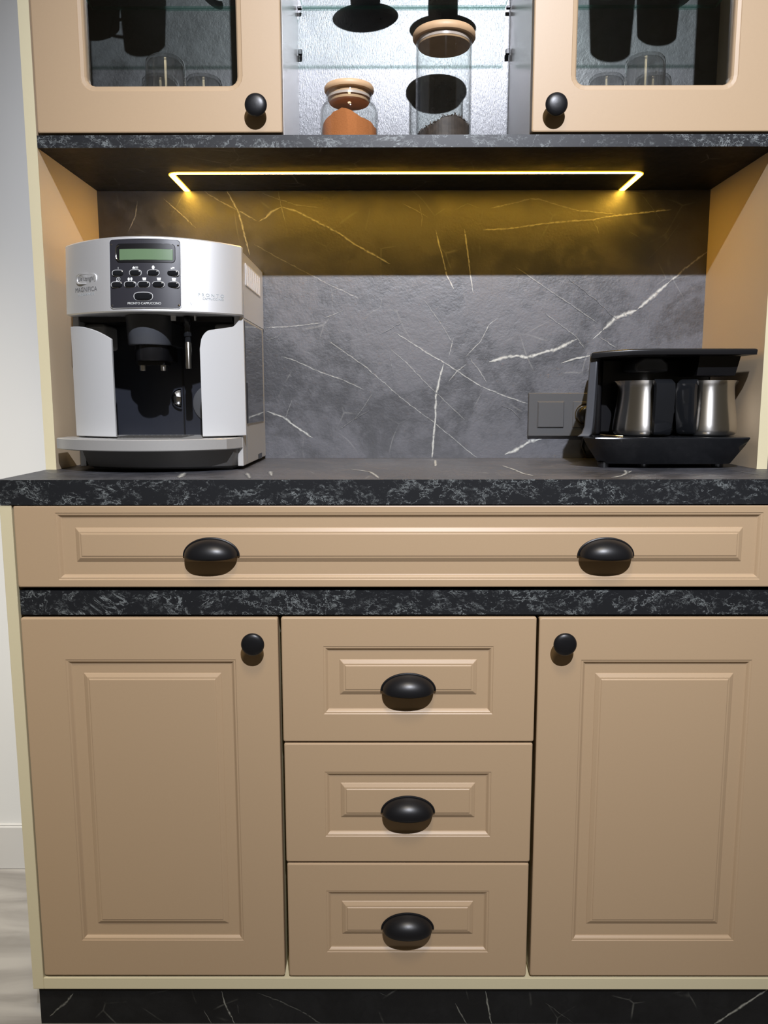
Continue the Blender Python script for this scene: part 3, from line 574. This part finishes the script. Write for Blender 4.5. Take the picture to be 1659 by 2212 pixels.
# control panel
def cf(off): return lambda x, z: (x, ya(x) - off + tl(z), z)
def plate(x0, x1, z0, z1, y0, y1, m, name, r=.004, parent=None, tf=None):
    rs = []
    for off, k in ((y0, 0), (y1 - .0003, 0), (y1, .0005)):
        ring = rr(x0 + k, x1 - k, z0 + k, z1 - k, 0, r, 5); out = []
        for i, p in enumerate(ring):
            q = ring[(i + 1) % len(ring)]
            L_ = abs(q[0] - p[0]); s_ = max(1, int(L_ / .006))
            for t in range(s_): x = p[0] + (q[0] - p[0]) * t / s_; z = p[2] + (q[2] - p[2]) * t / s_; out.append((x, z))
        rs.append([(x, ya(x) - off + tl(z), (tf(x, z) if tf else z)) for x, z in out])
    mb = MB(); mb.rings(rs, False, False)
    # cap as vertical strips
    L0 = rs[-1]; xs = sorted({round(p[0], 5) for p in L0}); cols = []
    for x in xs:
        zz = [p for p in L0 if abs(p[0] - x) < 2e-5]
        zs = [p[2] for p in zz]; cols.append((x, min(zs), max(zs)))
    vs = []
    for x, a, b in cols: vs += [(x, ya(x) - y1 + tl(a), a), (x, ya(x) - y1 + tl(b), b)]
    mb.add(vs, [(2 * k, 2 * k + 2, 2 * k + 3, 2 * k + 1) for k in range(len(cols) - 1)])
    return mb.build(name, m, parent or em, smooth=30)
tfp = lambda x, z: z + crown(x, .1) * .9 if z > .31 else z
plate(-.4715, -.3580, .2618, .3665, .0002, .0018, M['silverlight'], 'panel_rim', .006, tf=tfp)
cp = plate(-.4703, -.3592, .2630, .3652, .0010, .0026, M['panel'], 'control_panel', .005, tf=tfp)
plate(-.4590, -.3665, .3325, .3620, .0024, .0034, M['blackplastic'], 'display_frame', .006, cp)
plate(-.4535, -.3700, .3365, .3535, .0034, .0038, M['lcd'], 'display', .0008, cp)
MB().tube([cf(.0040)(x, z) for x, z in ((-.4545, .3590), (-.4585, .3560), (-.4590, .3480), (-.4585, .3390), (-.4545, .3355))], .0010, 8).build('display_trim', M['chrome'], cp, smooth=40)
for x, z in ((-.4670, .3610), (-.3625, .3600), (-.4670, .2665), (-.3625, .2668)):
    MB().lathe([(.0001, 0), (.0016, 0), (.0012, .0008), (.0001, .0009)], x, ya(x) - .0026 + tl(z), z, 12, 'y').build('screw', M['chrome'], cp, smooth=40)
def button(x, z, wx=.0085, h=.0042, m='blackgloss'):
    n = 20; ring = lambda k, off: [(x + (wx * k) * (abs(math.cos(2 * pi * i / n)) ** .6) * (1 if math.cos(2 * pi * i / n) >= 0 else -1), ya(x) - off + tl(z), z + h * k * (abs(math.sin(2 * pi * i / n)) ** .8) * (1 if math.sin(2 * pi * i / n) >= 0 else -1)) for i in range(n)]
    b = MB().rings([ring(1, .0020), ring(1, .0046), ring(.8, .0054), ring(.3, .0056)]).build('button', M[m], cp, smooth=50)
    MB().tube([p for p in ring(1.10, .0028)], .00075, 6, closed=True).build('button_ring', M['silverlight'], b, smooth=60)
    return b
for x in (-.4560, -.4280, -.4000, -.3705): button(x, .3165)
for x in (-.4580, -.4365, -.4150, -.3925, -.3700): button(x, .2985)
button(-.4160, .2800, .0135, .0058)
# icons and writing
ics = []; F = cf(.0030)
def sym(): ics.append(MB())
def poly(pts): ics[-1].add([F(x, z) for x, z in pts], [tuple(range(len(pts)))])
sym()
def rect(x0, x1, z0, z1): poly([(x0, z0), (x1, z0), (x1, z1), (x0, z1)])
def disc(x, z, a, b=None, n=12): poly([(x + a * math.cos(2 * pi * k / n), z + (b or a) * math.sin(2 * pi * k / n)) for k in range(n)])
rect(-.4563, -.4557, .3228, .3260); sym()
poly([(-.4325, .3228), (-.4285, .3228), (-.4285, .3250), (-.4305, .3268), (-.4325, .3250)])
for k in range(3): rect(-.4280, -.4235, .3232 + k * .0011, .3238 + k * .0011)
sym(); disc(-.4000, .3250, .0022, .0030); sym(); rect(-.3735, -.3712, .3228, .3252); rect(-.3712, -.3680, .3238, .3262)
sym()
for k in range(16):
    a0, a1 = 2 * pi * k / 16, 2 * pi * (k + 1) / 16
    poly([(-.4560 + r * math.cos(a), .3072 + r * math.sin(a)) for r, a in ((.0026, a0), (.0032, a0), (.0032, a1), (.0026, a1))])
rect(-.4563, -.4557, .3058, .3088); disc(-.4590, .3042, .0012)
sym(); disc(-.4388, .3068, .0018, .0028); disc(-.4345, .3070, .0018, .0028)
for x in (-.4140, -.3915, -.3690): sym(); poly([(x - .0032, .3092), (x - .0024, .3048), (x + .0024, .3048), (x + .0032, .3092)]); 
sym(); rect(-.4270, -.4255, .2785, .2800)
pt = MB(); text_into(pt, 'PRONTO CAPPUCCINO', .0049, -.4150, .2692, F); pt.build('panel_lettering', M['whitemark'], cp)
for q in ics: q.build('button_symbol', M['whitemark'], cp)
lg = MB(); F2 = cf(.0006)
ring = []
bx, bz = -.5165, .3115
for off, k in ((0, 1.0), (.0016, 1.0), (.0016, .86), (.0006, .80), (.0006, .3)):
    ring.append([(bx + .0205 * k * (abs(math.cos(a)) ** .55) * (1 if math.cos(a) >= 0 else -1), ya(bx + .0205 * k * math.cos(a)) - off + tl(bz), bz + .0085 * (k if k > .7 else .3) * (abs(math.sin(a)) ** .7) * (1 if math.sin(a) >= 0 else -1)) for a in [2 * pi * i / 40 for i in range(40)]])
bdg = lg.rings(ring, False, True).build('badge', M['silver'], em, smooth=30)
t = MB(); text_into(t, "De'Longhi", .0098, bx, bz, cf(.0012), sx=.80); t.build('badge_lettering', M['greymark'], bdg)
t = MB(); text_into(t, 'MAGNIFICA', .0102, -.5170, .2945, F2, sx=.82); t.build('lettering', M['greymark'], em)
t = MB(); text_into(t, 'E L E G A N C E', .0050, -.5170, .2870, F2, sx=.95); t.build('lettering', M['bluemark'], em)
t = MB(); text_into(t, 'P R O N T O', .0068, -.3160, .2850, F2, sx=1.0); text_into(t, 'CAPPUCCINO', .0048, -.3130, .2795, F2); t.build('lettering', M['bluemark'], em)
t = MB(); text_into(t, 'V', .0080, -.3445, .2700, F2, sx=.8); t.build('lettering', M['bluemark'], em)

# ---------------------------------------------------------------- turkish coffee maker
tk = thing('turkish_coffee_maker', 'black two-pot turkish coffee maker on the right of the worktop', 'coffee maker', (.45, .27, 0))
BL, BR = .2990, .5890
def boat(k, z, y0=.155, dx=0, xo=0):
    L_, R_ = BL + (.034 * k) + xo, BR - (.018 * k); y0 = y0 + .030 * k
    P = [(L_ + .022, y0 + .012), (L_ + .06, y0 + .004)] + [(L_ + .06 + (R_ - L_ - .09) * t / 6, y0) for t in range(1, 6)] + [(R_ - .028, y0 + .002), (R_ - .006, y0 + .010), (R_, y0 + .030), (R_, .40), (L_ + .060, .40), (L_ + .052, .38), (L_ + .0135, y0 + .060), (L_ + .006, y0 + .030)]
    return [(x, y, z) for x, y in P]
MB().rings([boat(1.05, .0075), boat(1.0, .009), boat(.25, .040), boat(0, .0525), boat(.02, .0545), boat(.12, .0550)]).build('base', M['blackgloss'], tk, smooth=32)
for x in (.350, .42, .55): MB().lathe([(.0001, 0), (.010, 0), (.011, .009), (.0001, .009)], x, .215, .0003, 20).build('foot', M['blackplastic'], tk)
MB().lathe([(.0001, 0), (.010, 0), (.011, .009), (.0001, .009)], .45, .37, .0003, 20).build('foot', M['blackplastic'], tk)
# left side wall (thin, flared at the foot) and rear body
side = MB(); rs = []
for z, xo, t in ((.0545, -.006, .020), (.060, .002, .016), (.072, .0065, .0125), (.10, .0085, .012), (.15, .0105, .012), (.196, .0125, .012)):
    x0 = .3030 + xo; rs.append([(x0, .200, z), (x0 + t, .193, z), (x0 + t + .014, .232, z), (x0 + .0155, .232, z)])
side.rings(rs).build('side_wall', M['greyplastic'], tk, bevel=.002, smooth=40)
MB().rings([[(x, y, z) for x, y in ((.337, .240), (.349, .240), (.356, .284), (.560, .284), (.560, .392), (.368, .392))] for z in (.0552, .1935)]).build('rear_body', M['blackplastic'], tk, bevel=.006, smooth=40)
# roof: long flat lid, arched slightly at the left, pointed at the right
def roof(z, k=0):
    P = [(.3155 + k, .190), (.345, .176 + k), (.380, .170 + k)] + [(.38 + .205 * t / 6, .168 + k) for t in range(1, 6)] + [(.5885 - k, .170 + k), (.5925 - k, .178), (.5925 - k, .38), (.5850, .395), (.392, .395), (.3790 + k, .385)]
    def zz(x): return z - .0055 * (max(0, (.40 - x) / .085)) ** 1.6
    return [(x, y, zz(x)) for x, y in P]
MB().rings([roof(.1925, .006), roof(.1932, .001), roof(.2000, 0), roof(.2012, .0004), roof(.2022, .0014), roof(.2028, .0028), roof(.2030, .0045)]).build('lid', M['blackplastic'], tk, smooth=35)
MB().rings([[(x, y, z) for x, y in P] for z, P in ((.1590, [(.50, .20), (.566, .20), (.566, .385), (.50, .385)]), (.1915, [(.50, .19), (.5700, .19), (.5700, .385), (.50, .385)]))]).build('upper_body', M['blackplastic'], tk)
for x in (.427, .533):
    MB().rings([[(x - .030, .215, .166), (x + .030, .215, .166), (x + .030, .285, .166), (x - .030, .285, .166)], [(x - .028, .212, .180), (x + .028, .212, .180), (x + .03, .285, .180), (x - .03, .285, .180)], [(x - .014, .208, .1905), (x + .014, .208, .1905), (x + .03, .285, .1905), (x - .03, .285, .1905)]]).build('sensor_housing', M['greyplastic'], tk, bevel=.004, smooth=40)
MB().tube([(.340, .205, .0575), (.345, .192, .0570), (.362, .184, .0565), (.372, .182, .0563)], .0014, 8).build('pot_locator', M['gold'], tk, smooth=60)

def pot(cx, cy, z0, ha, spout_a, label):
    tp = thing('coffee_pot', label, 'coffee pot', (cx, cy, z0), 'steel turkish coffee pots')
    prof = [(.0001, 0), (.040, 0), (.0465, .0015), (.0500, .005), (.0512, .011), (.0505, .020), (.0480, .040), (.0452, .060), (.0438, .074), (.0434, .084), (.0440, .090), (.0462, .0945), (.0468, .0955)]
    inner = [(.0455, .0950), (.0428, .090), (.0424, .084), (.0438, .060), (.0490, .020), (.048, .006), (.0001, .003)]
    n = 64; rs = []
    for r, h in prof + inner:
        ring = []
        for i in range(n):
            a = 2 * pi * i / n; k = 0
            for sa in (spout_a,): 
                d = abs((a - sa + pi) % (2 * pi) - pi); k += math.exp(-(d / .16) ** 2)
            q = ss((h - .078) / .017) if h > .078 else 0
            ring.append((cx + (r + .0075 * k * q) * math.cos(a), cy + (r + .0075 * k * q) * math.sin(a), z0 + h - .001 * k * q))
        rs.append(ring)
    MB().rings(rs).build('vessel', M['steel'], tp, smooth=50)
    # handle: flat black grip hanging from the rim
    ca, sa = math.cos(ha), math.sin(ha)
    def W(rad, side_, z): return (cx + rad * ca - side_ * sa, cy + rad * sa + side_ * ca, z0 + z)
    h = MB(); path = [(.0440, .0900, .006), (.052, .0925, .012), (.060, .0925, .0165), (.0665, .088, .0175), (.068, .078, .0175), (.067, .055, .0175), (.065, .030, .017), (.0625, .010, .016), (.0600, .0075, .015)]
    rs = []
    for j, (r, z, hw) in enumerate(path):
        a = path[max(j - 1, 0)]; b = path[min(j + 1, len(path) - 1)]; t = Vector((b[0] - a[0], b[1] - a[1])).normalized(); nn = Vector((-t.y, t.x)) * .0042
        ring = []
        for su, sv in ((-1, -1), (-.8, -1.15), (.8, -1.15), (1, -1), (1, 1), (.8, 1.15), (-.8, 1.15), (-1, 1)):
            ring.append(W(r + nn.x * sv, hw * su, z + nn.y * sv))
        rs.append(ring)
    h.rings(rs).build('handle', M['blackgloss'], tp, smooth=40)
    return tp
pot(.4200, .2300, .0553, math.radians(-78), pi, 'polished steel coffee pot with black handle, left one in the turkish coffee maker')
pot(.5330, .2300, .0553, math.radians(-142), 0, 'polished steel coffee pot with black handle, right one beside the side panel')

# ---------------------------------------------------------------- wall socket and plug
sk = thing('wall_socket', 'anthracite double socket and switch plate on the marble backsplash', 'socket', (.33, .43, .088))
def plateY(x0, x1, z0, z1, y0, y1, m, name, r=.003):
    return MB().rings([rr(x0, x1, z0, z1, y0, r), rr(x0, x1, z0, z1, y1 + .001, r), rr(x0 + .001, x1 - .001, z0 + .001, z1 - .001, y1, r)]).build(name, m, sk, smooth=35)
plateY(.2535, .4120, .0450, .1315, YB - .0005, YB - .009, M['socket'], 'frame', .0015)
plateY(.2705, .3255, .0610, .1155, YB - .008, YB - .0098, M['socket'], 'insert_frame', .001)
plateY(.2722, .3240, .0628, .1137, YB - .0098, YB - .0122, M['socket'], 'switch_rocker', .001)
plateY(.3425, .3950, .0620, .1145, YB - .008, YB - .0105, M['socket'], 'socket_insert', .001)
MB().lathe([(.0205, -.002), (.0225, -.002), (.0225, .0015), (.0205, .0015)], .3690, YB - .0105, .0885, 40, 'y', close=True).build('socket_ring', M['gold'], sk, smooth=40)
pg = thing('power_plug', 'black power plug in the brass-ringed socket behind the turkish coffee maker', 'plug', (.369, .41, .088))
MB().lathe([(.0001, 0), (.0190, 0), (.0195, .003), (.0190, .010), (.0170, .014), (.0120, .0165), (.0001, .0170)], .3690, YB - .0108, .0885, 32, 'y').build('plug_body', M['blackplastic'], pg, smooth=40)
MB().tube([(.3690, .4130, .0860), (.3690, .4170, .074), (.366, .4230, .050), (.362, .4250, .025), (.372, .4250, .0045), (.410, .4230, .0040), (.450, .4220, .0040)], .0034, 10).build('cable', M['blackplastic'], pg, smooth=60)

# ---------------------------------------------------------------- jars in the open niche
ZJ = .5434
def jar(name, label, cx, cy, prof_out, lidprof, plug, ringz, t=.0022):
    j = thing(name, label, 'jar', (cx, cy, ZJ), 'glass storage jars with wooden lids')
    inner = [(max(r - t, .0001), max(h, .004)) for r, h in reversed(prof_out)]
    MB().lathe(prof_out + inner, cx, cy, ZJ, 64).build('glass_body', M['glass'], j, smooth=40)
    l = MB().lathe(lidprof, cx, cy, ZJ, 64).build('lid', M['wood'], j, smooth=40)
    MB().lathe(ringz, cx, cy, ZJ, 48, close=True).build('seal', M['silicone'], l, smooth=40)
    return j
jar('storage_jar', 'tall glass jar of dark tea leaves with a wooden lid', .0695, .3280,
    [(.0001, 0), (.0475, 0), (.0495, .002), (.0497, .207)],
    [(.0001, .1960), (.0458, .1960), (.0466, .1970), (.0466, .2060), (.0536, .2065), (.0557, .2095), (.0557, .2150), (.0536, .2185), (.0001, .2190)], 0,
    [(.0463, .1990), (.0472, .1990), (.0472, .2055), (.0463, .2055)], .0019)
jar('storage_jar', 'short squat glass jar of orange-brown powder with a wooden lid', -.0965, .2500,
    [(.0001, 0), (.0470, 0), (.0492, .002), (.0495, .055), (.0488, .062), (.0460, .068), (.0410, .0725), (.0392, .0770), (.0390, .0900)],
    [(.0001, .0745), (.0335, .0745), (.0340, .0755), (.0340, .0910), (.0405, .0912), (.0420, .0935), (.0420, .0980), (.0405, .1005), (.0001, .1010)], 0,
    [(.0338, .0800), (.0368, .0800), (.0368, .0840), (.0338, .0840)])
# powder mound
def mound(cx, cy, R, hf, nr=22, na=56):
    mb = MB(); vs = [(cx, cy, ZJ + hf(0, 0))]
    for i in range(1, nr + 1):
        for k in range(na):
            a = 2 * pi * k / na; r = R * i / nr; vs.append((cx + r * math.cos(a), cy + r * math.sin(a), ZJ + hf(r * math.cos(a), r * math.sin(a))))
    fs = [(0, 1 + k, 1 + (k + 1) % na) for k in range(na)]
    for i in range(nr - 1):
        for k in range(na): fs.append((1 + i * na + k, 1 + (i + 1) * na + k, 1 + (i + 1) * na + (k + 1) % na, 1 + i * na + (k + 1) % na))
    o = len(vs); vs += [(cx + R * math.cos(2 * pi * k / na), cy + R * math.sin(2 * pi * k / na), ZJ + .0045) for k in range(na)]
    e = 1 + (nr - 1) * na
    fs += [(e + k, o + k, o + (k + 1) % na, e + (k + 1) % na) for k in range(na)]; fs.append(tuple(range(o, o + na)))
    mb.add(vs, fs); return mb
from mathutils import noise as mn
def hp(x, y):
    r = math.hypot(x, y) / .047
    h = .051 - .016 * max(0, (x - .00) / .047) ** 1.3 - .014 * max(0, (-x - .020) / .027) ** 2 + .004 * mn.noise(Vector((x * 70, y * 70, 2)))+ .0015 * mn.noise(Vector((x * 300, y * 300, 2)))
    if abs(x + .008) < .02: h += .005 * math.cos((x + .008) / .02 * pi / 2)
    return max(.006, h - .005 * r ** 3)
tag(mound(-.0965, .25, .0468, hp).build('ground_spice', M['powder'], smooth=60), 'orange-brown ground powder heaped inside the short jar', 'powder', kind='stuff')
def ht(x, y): return max(.006, .060 + .009 * math.exp(-((x - .016) / .022) ** 2) - .010 * max(0, -x / .045) + .004 * mn.noise(Vector((x * 120, y * 120, 5))))
tea = mound(.0695, .328, .0470, lambda x, y: ht(x, y) - .003)
random.seed(5)
for k in range(2200):
    a = random.uniform(0, 2 * pi); r = .0455 * math.sqrt(random.random()); x, y = r * math.cos(a), r * math.sin(a)
    z = ht(x, y) - random.uniform(0, .004) if random.random() < .5 or r < .039 else random.uniform(.034, ht(x, y))
    if z < ht(x, y) - .006: r = .0458; x, y = r * math.cos(a), r * math.sin(a)
    d = Vector((random.gauss(0, 1), random.gauss(0, 1), random.gauss(0, .8))).normalized() * random.uniform(.0030, .0068)
    c = Vector((.0695 + x, .328 + y, ZJ + max(z, .0065))); 
    p0, p1 = c - d, c + d
    for p in (p0, p1):
        q = Vector((p.x - .0695, p.y - .328)); 
        if q.length > .0464: q = q.normalized() * .0464; p.x = .0695 + q.x; p.y = .328 + q.y
        p.z = max(p.z, ZJ + .0045)
    s_ = d.orthogonal().normalized() * random.uniform(.0006, .0012); b_ = d.cross(s_).normalized() * s_.length * .6
    tea.rings([[p0 + s_, p0 + b_, p0 - s_, p0 - b_], [c + s_ * 1.3, c + b_ * 1.3, c - s_ * 1.3, c - b_ * 1.3], [p1 + s_ * .5, p1 + b_ * .5, p1 - s_ * .5, p1 - b_ * .5]])
tag(tea.build('tea_leaves', M['tea']), 'dark curled tea leaves heaped in the tall jar', 'tea', kind='stuff')

# ---------------------------------------------------------------- upturned tumblers behind the glass doors
def tumbler(cx, cy, label, h=.150):
    t = thing('tumbler', label, 'glass', (cx, cy, .5435), 'upturned clear tumblers in the wall cabinets')
    mb = MB(); n = 48; prof = [(.0375, 0), (.0372, .001), (.0330, h - .010), (.0318, h - .004), (.0285, h), (.0001, h), (.0001, h - .004), (.0270, h - .005), (.0300, h - .009), (.0312, h - .014), (.0352, .004), (.0357, 0)]
    return mb.lathe(prof, cx, cy, .5435, n, close=True).build('glass_body', M['tumbler'], t, smooth=30)
for cx, cy, lb in ((-.4105, .262, 'upturned tumbler at the front behind the left glass door'), (-.4420, .345, 'upturned tumbler at the back left behind the left glass door'), (-.3640, .345, 'upturned tumbler at the back right behind the left glass door'),
                   (.4085, .262, 'upturned tumbler at the front behind the right glass door'), (.3640, .345, 'upturned tumbler at the back left behind the right glass door'), (.4480, .345, 'upturned tumbler at the back right behind the right glass door')):
    tumbler(cx, cy, lb)

# ---------------------------------------------------------------- crockery on the glass shelves
def saucer(cx, cy, R, label, tilt=None, m='black'):
    pr = [(.0001, .0000), (R * .5, .0000), (R * .55, .0015), (R * .95, .0075), (R, .0095), (R * .985, .0105), (R * .9, .0090), (R * .5, .0035), (.0001, .0030)]
    o = MB().lathe(pr, 0, 0, 0, 56).build('saucer', M[m], smooth=40); o.location = (cx, cy, ZS + .0003)
    return tag(o, label, 'saucer')
def cup(cx, cy, r, label, h=.055, ha=0, m='black', zo=.0035, taper=.86):
    t = thing('espresso_cup', label, 'cup', (cx, cy, ZS + zo))
    z = ZS + zo
    MB().lathe([(.0001, 0), (r * taper * .9, 0), (r * taper, .003), (r, h), (r - .003, h), (r * taper - .003, .006), (.0001, .005)], cx, cy, z, 40, close=False).build('bowl', M[m], t, smooth=40)
    ca, sa = math.cos(ha), math.sin(ha)
    MB().tube([(cx + (r - .003 + d) * ca, cy + (r - .003 + d) * sa, z + q) for d, q in ((-.001, h * .85), (.010, h * .9), (.020, h * .75), (.021, h * .5), (.014, h * .3), (-.002, h * .25))], .003, 8).build('handle', M[m], t, smooth=60)
    return t
saucer(-.0646, .3680, .0605, 'black saucer on the centre glass shelf, left one'); cup(-.0646, .368, .0290, 'black espresso cup on the left saucer of the centre glass shelf', ha=math.radians(-70))
saucer(.0810, .3200, .0605, 'black saucer on the centre glass shelf, right one'); cup(.081, .320, .0270, 'black espresso cup on the right saucer of the centre glass shelf', ha=math.radians(-80), taper=1.0)
for x, y, ha, lb in ((-.545, .330, -10, 'large white mug near the outer wall on the left cabinet glass shelf'), (-.446, .270, 200, 'large white mug in the middle of the left cabinet glass shelf'),
                     (.380, .245, -60, 'large white mug at the inner end of the right cabinet glass shelf'), (.467, .305, 60, 'large white mug near the outer wall on the right cabinet glass shelf')):
    cup(x, y, .041, lb, h=.095, ha=math.radians(ha), m='white', zo=.0003)
for x, sg, nm in ((-.3640, -1, 'left'), (.5320, 1, 'right')):
    R = .034
    o = MB().lathe([(.0001, 0), (R * .6, .001), (R, .006), (R * .97, .0075), (R * .6, .004), (.0001, .003)], 0, 0, 0, 48).build('dish', M['white'], smooth=40)
    o.scale = (.36, 1, 1)     # oval
    o.rotation_euler = (Matrix.Rotation(math.radians(sg * 48), 4, 'Y') @ Matrix.Rotation(math.radians(84), 4, 'X')).to_euler()
    o.location = (x, .4290, ZS + R * math.cos(math.radians(48)) + .0032)
    tag(o, f'small white oval dish propped up on the glass shelf of the {nm} wall cabinet', 'dish')
